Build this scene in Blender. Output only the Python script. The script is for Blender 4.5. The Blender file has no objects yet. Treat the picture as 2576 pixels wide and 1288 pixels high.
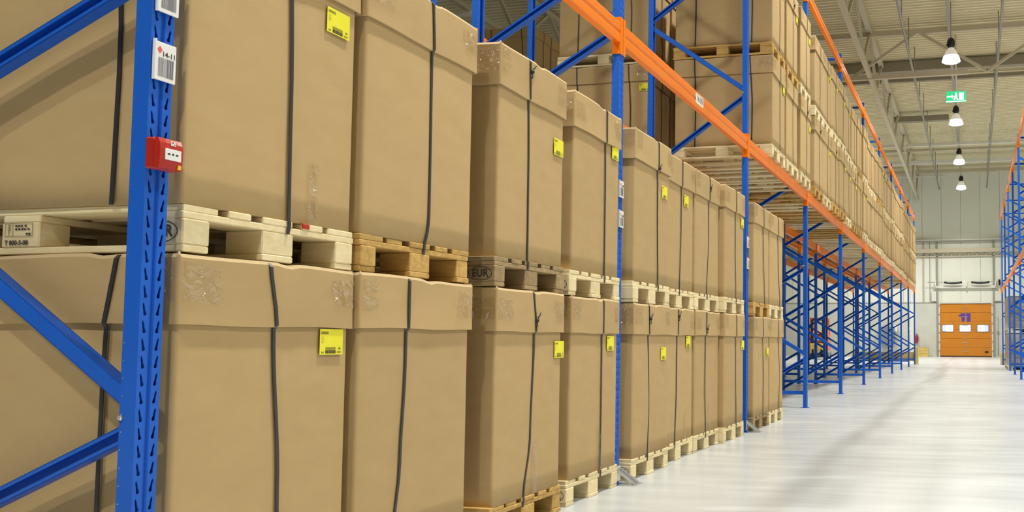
import bpy, bmesh, math, random
from mathutils import Vector, Matrix
PI = math.pi
sc = bpy.context.scene
COL = sc.collection

# ------------------------------------------------------------------ camera, world, exposure
W, H = 2576.0, 1288.0
F_PX, PX, PY = 2403.49, 1865.22, 713.76
YAW, PITCH, ROLL = 0.2379, 0.0590, 0.0045
cam_d = bpy.data.cameras.new('camera')
cam = bpy.data.objects.new('camera', cam_d)
COL.objects.link(cam)
cam_d.sensor_fit = 'HORIZONTAL'
cam_d.sensor_width = 36.0
cam_d.lens = F_PX / W * 36.0
cam_d.shift_x = (W / 2 - PX) / W
cam_d.shift_y = (PY - H / 2) / W
cam_d.clip_start, cam_d.clip_end = 0.05, 400
_cy, _sy = math.cos(YAW), math.sin(YAW)
fwd = Vector((-_sy * math.cos(PITCH), _cy * math.cos(PITCH), math.sin(PITCH)))
rgt = Vector((_cy, _sy, 0)); up = rgt.cross(fwd)
r2 = math.cos(ROLL) * rgt + math.sin(ROLL) * up
u2 = -math.sin(ROLL) * rgt + math.cos(ROLL) * up
m = Matrix((r2, u2, -fwd)).transposed().to_4x4()
m.translation = Vector((2.2788, -2.2432, 0.9449))
cam.matrix_world = m
sc.camera = cam

world = bpy.data.worlds.new('world'); sc.world = world; world.use_nodes = True
bg = world.node_tree.nodes['Background']
bg.inputs[0].default_value = (1.0, 0.96, 0.86, 1); bg.inputs[1].default_value = 0.05
sc.view_settings.view_transform = 'Standard'; sc.view_settings.look = 'None'
sc.view_settings.gamma = 1.0; sc.view_settings.use_curve_mapping = False
sc.view_settings.exposure = 0.0
LAMP_W = 340.0
LAMP_RGB = (1.0, 0.98, 0.93)
LAMP_Z = 9.5
LAMP_SPREAD = 133.0

# ------------------------------------------------------------------ materials
def mat(name, rgb, rough=0.6, metal=0.0, noise=None, nscale=6.0, bump=0.0, bscale=40.0, rnd=0.0, spec=0.5, stretch=None, emis=None, coat=0.0):
    mt = bpy.data.materials.new(name); mt.use_nodes = True
    nt = mt.node_tree; n = nt.nodes; l = nt.links; b = n['Principled BSDF']
    b.inputs['Base Color'].default_value = (*rgb, 1)
    b.inputs['Roughness'].default_value = rough; b.inputs['Metallic'].default_value = metal
    b.inputs['Specular IOR Level'].default_value = spec
    b.inputs['Coat Weight'].default_value = coat
    if emis:
        b.inputs['Emission Color'].default_value = (*emis[0], 1); b.inputs['Emission Strength'].default_value = emis[1]
    col = None
    if noise is not None or bump or rnd:
        tc = n.new('ShaderNodeTexCoord'); src = tc.outputs['Object']
        if stretch:
            mp = n.new('ShaderNodeMapping'); mp.inputs['Scale'].default_value = stretch
            l.new(src, mp.inputs['Vector']); src = mp.outputs['Vector']
    if noise is not None:
        tx = n.new('ShaderNodeTexNoise'); tx.inputs['Scale'].default_value = nscale
        tx.inputs['Detail'].default_value = 6; tx.inputs['Roughness'].default_value = 0.6
        l.new(src, tx.inputs['Vector'])
        rp = n.new('ShaderNodeValToRGB'); rp.color_ramp.elements[0].position = 0.33; rp.color_ramp.elements[1].position = 0.67
        rp.color_ramp.elements[0].color = (*noise, 1); rp.color_ramp.elements[1].color = (*rgb, 1)
        l.new(tx.outputs['Fac'], rp.inputs['Fac']); col = rp.outputs['Color']
    if rnd:
        oi = n.new('ShaderNodeObjectInfo'); mr = n.new('ShaderNodeMapRange')
        mr.inputs['To Min'].default_value = 1 - rnd; mr.inputs['To Max'].default_value = 1 + rnd
        l.new(oi.outputs['Random'], mr.inputs['Value'])
        hs = n.new('ShaderNodeHueSaturation'); l.new(mr.outputs['Result'], hs.inputs['Value'])
        if col is not None: l.new(col, hs.inputs['Color'])
        else: hs.inputs['Color'].default_value = (*rgb, 1)
        col = hs.outputs['Color']
    if col is not None: l.new(col, b.inputs['Base Color'])
    if bump:
        t2 = n.new('ShaderNodeTexNoise'); t2.inputs['Scale'].default_value = bscale; t2.inputs['Detail'].default_value = 4
        l.new(src, t2.inputs['Vector'])
        bp = n.new('ShaderNodeBump'); bp.inputs['Strength'].default_value = bump; bp.inputs['Distance'].default_value = 0.01
        l.new(t2.outputs['Fac'], bp.inputs['Height']); l.new(bp.outputs['Normal'], b.inputs['Normal'])
    return mt

CARD = mat('cardboard', (0.515, 0.362, 0.172), 0.82, noise=(0.488, 0.337, 0.156), nscale=5, bump=0.06, bscale=6, rnd=0.05, spec=0.25, stretch=(1, 1, 2.5))
CARD_EDGE = mat('cardboard_edge', (0.60, 0.45, 0.25), 0.85, spec=0.2)
STRAP = mat('strap_plastic', (0.03, 0.03, 0.032), 0.38)
WOOD_PALE = mat('pale_pine', (0.85, 0.74, 0.47), 0.75, noise=(0.76, 0.61, 0.34), nscale=3.5, bump=0.15, bscale=30, rnd=0.08, spec=0.2, stretch=(1.2, 6, 9))
WOOD_MID = mat('aged_pine', (0.64, 0.42, 0.14), 0.75, noise=(0.46, 0.27, 0.08), nscale=4, bump=0.2, bscale=30, rnd=0.10, spec=0.2, stretch=(1.2, 6, 9))
WOOD_GREY = mat('weathered_pine', (0.45, 0.33, 0.18), 0.8, noise=(0.30, 0.21, 0.10), nscale=4, bump=0.2, bscale=30, rnd=0.10, spec=0.2, stretch=(1.2, 6, 9))
INK = mat('black_ink', (0.035, 0.025, 0.02), 0.7)
BLUE = mat('blue_paint', (0.009, 0.120, 0.62), 0.38, noise=(0.008, 0.105, 0.55), nscale=3, spec=0.35)
ORANGE = mat('orange_paint', (0.95, 0.225, 0.008), 0.26, noise=(0.91, 0.205, 0.007), nscale=2, spec=0.25)
STEEL = mat('zinc_steel', (0.72, 0.73, 0.74), 0.3, metal=0.9)
DARK = mat('dark_recess', (0.008, 0.008, 0.012), 0.8)
WHITE = mat('white_plastic', (0.86, 0.85, 0.84), 0.35)
PINKRED = mat('red_print', (0.75, 0.12, 0.10), 0.5)
GREY_INK = mat('grey_print', (0.16, 0.16, 0.19), 0.6)
YELLOW = mat('yellow_paper', (0.87, 0.80, 0.030), 0.55)
OLIVE_INK = mat('olive_print', (0.30, 0.27, 0.01), 0.6)
RED = mat('red_plastic', (0.46, 0.020, 0.011), 0.32, spec=0.5)
BRIGHT_YELLOW = mat('orange_sticker', (0.85, 0.52, 0.03), 0.5)
GUARD = mat('yellow_paint', (0.78, 0.58, 0.16), 0.5, noise=(0.66, 0.47, 0.12), nscale=4)
ROOF = mat('roof_deck_paint', (0.80, 0.735, 0.50), 0.6, noise=(0.77, 0.70, 0.475), nscale=0.6)
TRUSS = mat('truss_paint', (0.58, 0.52, 0.38), 0.5)
PIPE = mat('grey_pipe', (0.34, 0.33, 0.29), 0.45)
WPIPE = mat('white_pipe', (0.80, 0.78, 0.70), 0.35)
BEAMDK = mat('shaded_purlin', (0.30, 0.27, 0.20), 0.55)  # shade of the beam undersides is put into this dark colour
PANEL = mat('wall_panel', (0.85, 0.86, 0.75), 0.5, noise=(0.82, 0.83, 0.72), nscale=0.5)
CONC = mat('concrete_plinth', (0.66, 0.67, 0.60), 0.8, noise=(0.60, 0.61, 0.55), nscale=1.5)
BLACK = mat('black_plastic', (0.012, 0.012, 0.013), 0.3)
DOOR_OR = mat('orange_door_paint', (0.70, 0.26, 0.020), 0.35, noise=(0.66, 0.24, 0.02), nscale=2)
PURPLE = mat('purple_print', (0.13, 0.045, 0.36), 0.5)
GREYBOX = mat('grey_cabinet_paint', (0.22, 0.25, 0.30), 0.45)
RUBBER = mat('rubber', (0.02, 0.02, 0.02), 0.8)
TRUCK_OR = mat('truck_orange', (0.78, 0.16, 0.04), 0.4)
WRAP = mat('stretch_wrapped_carton', (0.46, 0.40, 0.32), 0.35, noise=(0.30, 0.22, 0.16), nscale=3, rnd=0.08, stretch=(1, 1, 4), spec=0.6)
WINDOW_GLOW = mat('daylit_pane', (0.9, 0.92, 1.0), 0.2, emis=((0.93, 0.95, 1.0), 2.6))
WINDOW_BLUE = mat('daylit_pane_blue', (0.4, 0.5, 0.8), 0.2, emis=((0.42, 0.52, 0.85), 0.9))
LAMP_GLOW = mat('lamp_glow', (1, 1, 1), 0.3, emis=((1.0, 0.97, 0.90), 14.0))
DOME = mat('lamp_reflector', (0.80, 0.78, 0.72), 0.25, emis=((1.0, 0.93, 0.8), 0.35))
DOME_LIT = mat('lamp_reflector_lit', (0.9, 0.88, 0.82), 0.25, emis=((1.0, 0.96, 0.88), 1.6))
GREEN_LIT = mat('exit_green', (0.05, 0.55, 0.22), 0.4, emis=((0.03, 0.62, 0.25), 0.9))
WHITE_LIT = mat('exit_white', (0.9, 1, 0.95), 0.4, emis=((0.85, 1.0, 0.92), 4.0))

def make_tape():
    mt = bpy.data.materials.new('clear_tape'); mt.use_nodes = True
    nt = mt.node_tree; n = nt.nodes; l = nt.links
    n.remove(n['Principled BSDF']); out = n['Material Output']
    tr = n.new('ShaderNodeBsdfTransparent'); tr.inputs[0].default_value = (0.95, 0.925, 0.86, 1)
    gl = n.new('ShaderNodeBsdfGlossy'); gl.inputs['Roughness'].default_value = 0.08; gl.inputs[0].default_value = (1, 1, 1, 1)
    tc = n.new('ShaderNodeTexCoord'); v = n.new('ShaderNodeTexNoise'); v.inputs['Scale'].default_value = 13; v.inputs['Detail'].default_value = 3
    v.inputs['Distortion'].default_value = 1.5
    l.new(tc.outputs['Object'], v.inputs['Vector'])
    bp = n.new('ShaderNodeBump'); bp.inputs['Strength'].default_value = 1.0; bp.inputs['Distance'].default_value = 0.03
    l.new(v.outputs['Fac'], bp.inputs['Height']); l.new(bp.outputs['Normal'], gl.inputs['Normal'])
    mx = n.new('ShaderNodeMixShader'); mx.inputs[0].default_value = 0.12
    l.new(tr.outputs[0], mx.inputs[1]); l.new(gl.outputs[0], mx.inputs[2]); l.new(mx.outputs[0], out.inputs[0])
    return mt
TAPE = make_tape()

def make_floor():
    mt = bpy.data.materials.new('sealed_concrete'); mt.use_nodes = True
    nt = mt.node_tree; n = nt.nodes; l = nt.links; b = n['Principled BSDF']
    tc = n.new('ShaderNodeTexCoord')
    def noise(scale, sx, sy, det=5):
        mp = n.new('ShaderNodeMapping'); mp.inputs['Scale'].default_value = (sx, sy, 1)
        t = n.new('ShaderNodeTexNoise'); t.inputs['Scale'].default_value = scale; t.inputs['Detail'].default_value = det
        l.new(tc.outputs['Object'], mp.inputs['Vector']); l.new(mp.outputs['Vector'], t.inputs['Vector']); return t.outputs['Fac']
    a = noise(0.6, 1, 1.2); c = noise(2.2, 0.5, 2.0, 6)
    mx = n.new('ShaderNodeMix'); mx.data_type = 'FLOAT'; mx.inputs[0].default_value = 0.5
    l.new(a, mx.inputs[2]); l.new(c, mx.inputs[3])
    rp = n.new('ShaderNodeValToRGB'); e = rp.color_ramp.elements
    e[0].position = 0.34; e[0].color = (0.43, 0.447, 0.445, 1); e[1].position = 0.62; e[1].color = (0.575, 0.60, 0.605, 1)
    l.new(mx.outputs[0], rp.inputs['Fac'])
    # tyre track: a soft dark band running along the aisle, wandering a little
    sp = n.new('ShaderNodeSeparateXYZ'); l.new(tc.outputs['Object'], sp.inputs[0])
    wob = noise(0.25, 0.2, 1, 2)
    m1 = n.new('ShaderNodeMath'); m1.operation = 'MULTIPLY_ADD'; m1.inputs[1].default_value = 0.5
    l.new(wob, m1.inputs[0]); l.new(sp.outputs['X'], m1.inputs[2])
    m2 = n.new('ShaderNodeMath'); m2.operation = 'SUBTRACT'; m2.inputs[1].default_value = 1.42; l.new(m1.outputs[0], m2.inputs[0])
    m3 = n.new('ShaderNodeMath'); m3.operation = 'ABSOLUTE'; l.new(m2.outputs[0], m3.inputs[0])
    mr = n.new('ShaderNodeMapRange'); mr.interpolation_type = 'SMOOTHSTEP'
    mr.inputs['From Min'].default_value = 0.0; mr.inputs['From Max'].default_value = 0.20
    mr.inputs['To Min'].default_value = 0.34; mr.inputs['To Max'].default_value = 0.0
    l.new(m3.outputs[0], mr.inputs['Value'])
    brk = noise(0.7, 2, 0.6, 5); m4 = n.new('ShaderNodeMath'); m4.operation = 'MULTIPLY'; l.new(mr.outputs[0], m4.inputs[0]); l.new(brk, m4.inputs[1])
    m5 = n.new('ShaderNodeMath'); m5.operation = 'MULTIPLY'; m5.inputs[1].default_value = 1.7; l.new(m4.outputs[0], m5.inputs[0])
    mc = n.new('ShaderNodeMix'); mc.data_type = 'RGBA'; l.new(m5.outputs[0], mc.inputs[0]); l.new(rp.outputs['Color'], mc.inputs[6])
    mc.inputs[7].default_value = (0.20, 0.195, 0.175, 1)
    l.new(mc.outputs[2], b.inputs['Base Color'])
    b.inputs['Roughness'].default_value = 0.27; b.inputs['Specular IOR Level'].default_value = 0.22
    bp = n.new('ShaderNodeBump'); bp.inputs['Strength'].default_value = 0.05; bp.inputs['Distance'].default_value = 0.02
    l.new(c, bp.inputs['Height']); l.new(bp.outputs['Normal'], b.inputs['Normal'])
    return mt
FLOOR = make_floor()

# ------------------------------------------------------------------ mesh builder
class MB:
    def __init__(s): s.v, s.f, s.m, s.smooth = [], [], [], []
    def face(s, pts, mi=0, sm=False):
        i = len(s.v); s.v += [tuple(p) for p in pts]; s.f.append(list(range(i, i + len(pts)))); s.m.append(mi); s.smooth.append(sm)
    def box(s, lo, hi, mi=0, bev=0.0):
        s.obox(Vector([(a + b) / 2 for a, b in zip(lo, hi)]), (Vector((1, 0, 0)), Vector((0, 1, 0)), Vector((0, 0, 1))), [abs(b - a) / 2 for a, b in zip(lo, hi)], mi, bev)
    def obox(s, c, ax, h, mi=0, bev=0.0):
        c = Vector(c); X, Y, Z = [Vector(a) for a in ax]; hx, hy, hz = h
        if bev <= 0:
            i = len(s.v)
            for sx, sy, sz in ((-1,-1,-1),(1,-1,-1),(1,1,-1),(-1,1,-1),(-1,-1,1),(1,-1,1),(1,1,1),(-1,1,1)):
                s.v.append(tuple(c + X * hx * sx + Y * hy * sy + Z * hz * sz))
            for q in ((3,2,1,0),(4,5,6,7),(0,1,5,4),(1,2,6,5),(2,3,7,6),(3,0,4,7)):
                s.f.append([i + k for k in q]); s.m.append(mi); s.smooth.append(False)
            return
        b = min(bev, hx * .45, hy * .45, hz * .45)
        def ring(dx, dy, z): return [c + X * px + Y * py + Z * z for px, py in ((-dx+b,-dy),(dx-b,-dy),(dx,-dy+b),(dx,dy-b),(dx-b,dy),(-dx+b,dy),(-dx,dy-b),(-dx,-dy+b))]
        R = [ring(hx - b, hy - b, -hz), ring(hx, hy, -hz + b), ring(hx, hy, hz - b), ring(hx - b, hy - b, hz)]
        s.loft(R, mi, cap=True)
    def loft(s, rings, mi=0, cap=False, closed=True, sm=False):
        i = len(s.v); k = len(rings[0])
        for r in rings: s.v += [tuple(p) for p in r]
        for a in range(len(rings) - 1):
            for b in range(k if closed else k - 1):
                c = (b + 1) % k
                s.f.append([i + a*k + b, i + a*k + c, i + (a+1)*k + c, i + (a+1)*k + b]); s.m.append(mi); s.smooth.append(sm)
        if cap:
            s.f.append([i + b for b in range(k)][::-1]); s.m.append(mi); s.smooth.append(False)
            s.f.append([i + (len(rings)-1)*k + b for b in range(k)]); s.m.append(mi); s.smooth.append(False)
    def tube(s, pts, r, n=8, mi=0, cap=True):
        pts = [Vector(p) for p in pts]; rings = []; prev = None
        for i, p in enumerate(pts):
            d = (pts[min(i+1, len(pts)-1)] - pts[max(i-1, 0)]).normalized()
            if prev is None: a = Vector((0, 0, 1)) if abs(d.z) < 0.9 else Vector((1, 0, 0)); u = d.cross(a).normalized()
            else: u = (prev - d * prev.dot(d)).normalized()
            prev = u; w = d.cross(u)
            rr = r[i] if isinstance(r, (list, tuple)) else r
            rings.append([p + (u * math.cos(2*PI*k/n) + w * math.sin(2*PI*k/n)) * rr for k in range(n)])
        s.loft(rings, mi, cap, sm=True)
    def lathe(s, prof, c, n=20, mi=0, sm=True):
        c = Vector(c)
        s.loft([[c + Vector((r * math.cos(2*PI*k/n), r * math.sin(2*PI*k/n), z)) for k in range(n)] for r, z in prof], mi, False, sm=sm)
    def bar(s, p0, p1, w, h, upv=(0, 0, 1), mi=0):
        p0, p1 = Vector(p0), Vector(p1); d = (p1 - p0); L = d.length; d.normalize()
        u = Vector(upv); sd = d.cross(u)
        if sd.length < 1e-4: sd = d.cross(Vector((1, 0, 0)))
        sd.normalize(); u = sd.cross(d)
        s.obox((p0 + p1) / 2, (d, sd, u), (L / 2, w / 2, h / 2), mi)
    def disc(s, c, ax, r, n=10, mi=0, r2=None):
        c = Vector(c); ax = Vector(ax).normalized(); a = Vector((0, 0, 1)) if abs(ax.z) < .9 else Vector((1, 0, 0))
        u = a.cross(ax).normalized(); w = ax.cross(u); r2 = r2 or r
        s.face([c + u * math.cos(2*PI*k/n) * r + w * math.sin(2*PI*k/n) * r2 for k in range(n)], mi)
    def mesh(s, name, mats):
        me = bpy.data.meshes.new(name); me.from_pydata(s.v, [], s.f)
        for mt in (mats if isinstance(mats, (list, tuple)) else [mats]): me.materials.append(mt)
        me.polygons.foreach_set('material_index', s.m); me.polygons.foreach_set('use_smooth', s.smooth)
        me.validate(); me.update(); return me

def add(name, me, parent=None, loc=(0, 0, 0), rz=0.0, scale=None, rot=None):
    o = bpy.data.objects.new(name, me); COL.objects.link(o)
    o.location = loc; o.rotation_euler = rot if rot else (0, 0, rz)
    if scale: o.scale = scale
    if parent: o.parent = parent
    return o
def tag(o, label, cat, group=None, kind=None):
    if label: o['label'] = label
    if cat: o['category'] = cat
    if group: o['group'] = group
    if kind: o['kind'] = kind
    return o
def thing(name, label, cat, loc=(0, 0, 0), group=None, rz=0.0, scale=None):
    return tag(add(name, None, None, loc, rz, scale), label, cat, group)
def struct(name, me, loc=(0, 0, 0)):
    o = add(name, me, None, loc); o['kind'] = 'structure'; return o
KIDS = {}
def dup(o, loc, label, group=None, rz=None, scale=None, keep=None):
    c = o.copy(); COL.objects.link(c); c.location = loc; c['label'] = label
    if group: c['group'] = group
    if rz is not None: c.rotation_euler = (0, 0, rz)
    if scale: c.scale = scale
    for ch in list(o.children):
        if keep and not keep(ch): continue
        d = ch.copy(); COL.objects.link(d); d.parent = c
        for g in list(ch.children):
            e = g.copy(); COL.objects.link(e); e.parent = d
    return c
def text_mesh(body, size, mt, name='lettering', ext=0.0, sx=1.0, bold=0.0):
    cu = bpy.data.curves.new(name, 'FONT'); cu.body = body; cu.size = size; cu.align_x = 'CENTER'; cu.align_y = 'CENTER'
    cu.extrude = ext; cu.offset = bold; cu.resolution_u = 3
    o = bpy.data.objects.new(name, cu); COL.objects.link(o)
    dg = bpy.context.evaluated_depsgraph_get(); me = bpy.data.meshes.new_from_object(o.evaluated_get(dg))
    bpy.data.objects.remove(o); bpy.data.curves.remove(cu)
    me.name = name; me.materials.clear(); me.materials.append(mt)
    if sx != 1.0:
        for v in me.vertices: v.co.x *= sx
    return me
FACE_X = (PI / 2, 0, PI / 2)      # lettering that faces the aisle (+X)
FACE_NY = (PI / 2, 0, 0)          # lettering that faces back along the aisle (-Y)
ORD = ['first', 'second', 'third', 'fourth', 'fifth', 'sixth', 'seventh', 'eighth', 'ninth', 'tenth', 'eleventh', 'twelfth', 'thirteenth',
       'fourteenth', 'fifteenth', 'sixteenth', 'seventeenth', 'eighteenth', 'nineteenth', 'twentieth']
ORD += ['twenty-' + w for w in ORD[:9]] + ['thirtieth'] + ['thirty-' + w for w in ORD[:9]]

# ------------------------------------------------------------------ the hall
X0, X1, Y0, Y1, ZC = -26.0, 13.0, -24.0, 57.0, 11.35
mb = MB(); mb.face([(X0, Y0, 0), (X1, Y0, 0), (X1, Y1, 0), (X0, Y1, 0)]); struct('floor', mb.mesh('floor', FLOOR))
mb = MB(); prof = []; y = Y0
while y < Y1:
    prof += [(y, ZC + .09), (y + .10, ZC + .09), (y + .13, ZC), (y + .22, ZC)]; y += .25
mb.loft([[(X0, a, b) for a, b in prof], [(X1, a, b) for a, b in prof]], 0, closed=False)
mb.box((X0, Y0, ZC + .12), (X1, Y1 + .2, ZC + .3))
struct('ceiling', mb.mesh('ceiling', ROOF))
def panel_wall(name, horiz, fixed, a0, a1, sgn):
    """insulated wall panels with narrow seams over a concrete plinth"""
    mb = MB(); a = a0
    def bx(b0, b1, z0, z1, d, mi):
        lo, hi = min(fixed, fixed + sgn * d), max(fixed, fixed + sgn * d)
        if horiz: mb.box((b0, lo, z0), (b1, hi, z1), mi)
        else: mb.box((lo, b0, z0), (hi, b1, z1), mi)
    while a < a1 - 1e-3:
        b = min(a + 1.15, a1); bx(a, b - .012, 3.27, ZC, -.12, 0); a = b
    bx(a0, a1, 3.2, ZC, -.2, 0) if False else None
    for sgn_z in (0,):
        lo, hi = sorted((fixed + (.12 if sgn < 0 else -.12), fixed + (.3 if sgn < 0 else -.3)))
        if horiz: mb.box((a0, lo, 0), (a1, hi, ZC + .2), 0)
        else: mb.box((lo, a0, 0), (hi, a1, ZC + .2), 0)
    return mb, bx
mb, bx = panel_wall('wall_end', True, Y1, X0, X1, -1)
bx(X0, .18, 0, 3.25, .05, 1); bx(3.50, X1, 0, 3.25, .05, 1)
bx(X0, .18, 3.25, 3.29, .07, 2); bx(3.50, X1, 3.25, 3.29, .07, 2)
bx(.18, 3.50, 3.27, 3.30, .0, 0)
struct('wall_end', mb.mesh('wall_end', [PANEL, CONC, PIPE]))
mb, bx = panel_wall('wall_west', False, X0, Y0, Y1, 1); bx(Y0, Y1, 0, 3.25, .05, 1); struct('wall_west', mb.mesh('wall_west', [PANEL, CONC]))
mb, bx = panel_wall('wall_east', False, X1, Y0, Y1, -1); bx(Y0, Y1, 0, 3.25, .05, 1); struct('wall_east', mb.mesh('wall_east', [PANEL, CONC]))

# ------------------------------------------------------------------ upright frames and beams
P = 3.7
POST_H = 6.16
def post_mesh():
    mb = MB(); hw, dp = .04, .054
    def slot(cell_lo, cell_hi, cz, lean):
        cy = (cell_lo + cell_hi) / 2; A = (cy + lean * .0028, cz - .0125, .0062); B = (cy - lean * .003, cz + .0165, .0032)
        hz = .025; corners = [math.atan2(sz * hz, sy * (cell_hi - cell_lo) / 2) for sy, sz in ((1, 1), (-1, 1), (-1, -1), (1, -1))]
        ang = sorted(set([round(c, 6) for c in corners] + [round(-PI + .02 + k * PI / 11, 6) for k in range(22)]))
        def inside(y, z):
            dy, dz = B[0] - A[0], B[1] - A[1]; t = max(0, min(1, ((y - A[0]) * dy + (z - A[1]) * dz) / (dy * dy + dz * dz)))
            r = A[2] if t < .02 else A[2] + (B[2] - A[2]) * min(1, t * 3)
            return math.hypot(y - A[0] - dy * t, z - A[1] - dz * t) < r
        inn, outp = [], []
        for a in ang:
            c, s_ = math.cos(a), math.sin(a); t = 0.0
            while t < .03 and inside(cy + c * t, cz + s_ * t): t += .0006
            t = max(t, .001); inn.append((cy + c * t, cz + s_ * t))
            T = min((cell_hi - cell_lo) / 2 / max(abs(c), 1e-6), hz / max(abs(s_), 1e-6)); outp.append((cy + c * T, cz + s_ * T))
        mb.loft([[(0, y, z) for y, z in outp], [(0, y, z) for y, z in inn], [(-.004, y, z) for y, z in inn]], 0)
    n = int(POST_H / .05)
    for k in range(n):
        z = .025 + k * .05
        slot(-hw, -.009, z, 1); slot(.009, hw, z, -1)
    zt = n * .05
    def strip(a, b): mb.face([(a[0], a[1], 0), (b[0], b[1], 0), (b[0], b[1], zt), (a[0], a[1], zt)])
    for a, b in (((0, -.009), (-.007, -.004)), ((-.007, -.004), (-.007, .004)), ((-.007, .004), (0, .009)),
                 ((-.004, hw), (-dp, hw)), ((-dp, hw), (-dp, hw - .014)), ((-dp, hw - .014), (-dp + .012, hw - .014)),
                 ((-dp, -hw), (-.004, -hw)), ((-dp, -hw + .014), (-dp, -hw)), ((-dp + .012, -hw + .014), (-dp, -hw + .014)),
                 ((0, hw), (-.004, hw)), ((-.004, -hw), (0, -hw))): strip(a, b)
    strip((-.024, -hw + .003), (-.024, hw - .003)); strip((-.0245, hw - .003), (-.0245, -hw + .003))  # added strips close the channel so the slots look dark inside
    for k in range(n):
        for s_ in (-1, 1): mb.disc((-.047, s_ * (hw + .0004), .03 + k * .05), (0, s_, 0), .0019, 6, 1)
    return mb.mesh('post', [BLUE, STEEL])
POST = post_mesh()
def plate_mesh():
    mb = MB(); mb.box((-.085, -.062, 0), (.028, .044, .006)); mb.box((.006, -.012, .006), (.02, .006, .016), 1)
    return mb.mesh('base_plate', [BLUE, STEEL])
PLATE = plate_mesh()
DEPTH = 1.10
def brace_mesh(dz, open_side):
    """C-section lattice bar from the front post back to the rear post; open_side faces -Y"""
    a, b = Vector((-.03, 0, 0)), Vector((-DEPTH + .03, 0, dz)); d = (b - a).normalized(); L = (b - a).length
    nrm = Vector((-d.z, 0, d.x)); mb = MB(); Y = Vector((0, 1, 0)); c = (a + b) / 2
    s_ = 1 if open_side else -1
    mb.obox(c + Y * s_ * .0185, (d, Y, nrm), (L / 2, .0015, .023))
    for k in (-1, 1): mb.obox(c + nrm * k * .0225, (d, Y, nrm), (L / 2, .020, .0015))
    for k in (-1, 1): mb.obox(c + nrm * k * .018 - Y * s_ * .019, (d, Y, nrm), (L / 2, .001, .006))
    return mb.mesh('brace', BLUE)
BR_UP = brace_mesh(.62, False)       # rises from front to rear
BR_DN = brace_mesh(-.60, True)       # falls from front to rear
BR_FLAT = brace_mesh(0, False)
BR_UPA, BR_DNA, BR_UPC, BR_DNC = brace_mesh(.70, False), brace_mesh(-.46, True), brace_mesh(.74, False), brace_mesh(-.72, True)   # steeper and flatter bars of single frames
mbb = MB(); mbb.lathe([(0.0, .0), (.009, .0), (.009, .006), (.006, .009), (0.0, .009)], (0, 0, 0), 6, sm=False); BOLT = mbb.mesh('bolt', STEEL)
def frame(label, loc, joints, group, rz=0.0, detail=True, up_=None, dn_=None, extra=()):
    t = thing('upright_frame', label, 'rack frame', loc, group, rz)
    add('post', POST, t); add('post', POST, t, (-DEPTH, 0, 0), PI)
    add('base_plate', PLATE, t); add('base_plate', PLATE, t, (-DEPTH, 0, 0), PI)
    for z in joints:
        if z + .66 < POST_H: add('brace', up_ or BR_UP, t, (0, 0, z + .035))
        if z - .66 > 0 or dn_ is BR_DNA: add('brace', dn_ or BR_DN, t, (0, 0, z - .035))
        if detail: add('bolt', BOLT, t, (-.047, -.040, z), rot=(PI / 2, 0, 0))
    for z in extra: add('brace', BR_DN, t, (0, 0, z - .035))
    add('brace', BR_FLAT, t, (0, 0, .21)); add('brace', BR_FLAT, t, (0, 0, POST_H - .1))
    return t
G1 = 'upright frames of the near rack'; G2 = 'upright frames of the rack behind'; G3 = 'upright frames across the aisle'
JAA = [.72, 2.055, 3.42, 4.8]; JA = [.72, 2.0, 3.3, 4.6, 5.6]; JB = [.48, 1.78, 3.06, 4.36, 5.6]; JC = [.34, 1.94, 3.54, 5.14]
OY = .01
names1 = ['blue rack frame nearest the viewer, with red fire alarm box on its front post',
          'blue rack frame between the fourth and fifth box columns, white tags on its post',
          'blue rack frame between the eighth and ninth box columns of the ground row',
          'blue rack frame just past the last ground-row boxes']
for i in range(11):
    lab = names1[i] if i < 4 else 'blue rack frame in the empty ground bays, %s from the last boxes' % ORD[i - 3] if i < 10 else 'blue rack frame at the far end of the near rack, by yellow guard'
    frame(lab, (0, i * P + OY, 0), [JAA, JB, JC][i] if i < 3 else JA, G1, up_={0: BR_UPA, 2: BR_UPC}.get(i), dn_={0: BR_DNA, 2: BR_DNC}.get(i), extra=(3.575,) if i == 1 else ())
for i in range(1, 11):
    frame('blue frame of the rack behind, back to back with the %s front frame' % ORD[i], (-1.42, i * P + OY, 0), [.72, 2.0, 5.6] if i == 2 else JA, G2, detail=i < 4)
RX, RY = 3.40, .3
for k, i in enumerate((5, 6, 7, 8, 9, 10)):
    frame('blue rack frame across the aisle, %s from the far end' % ORD[5 - k] if i < 10 else 'blue rack frame at the far end of the rack across the aisle',
          (RX, i * P + OY + RY, 0), JA, G3, rz=PI)
X3 = -6.25
for i, w in ((4, 'near'), (5, 'middle'), (6, 'far')):
    frame('%s blue frame of the third rack, standing beyond the next aisle' % w, (X3, i * P + OY, 0), JA, 'upright frames of the third rack', detail=False)

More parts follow.
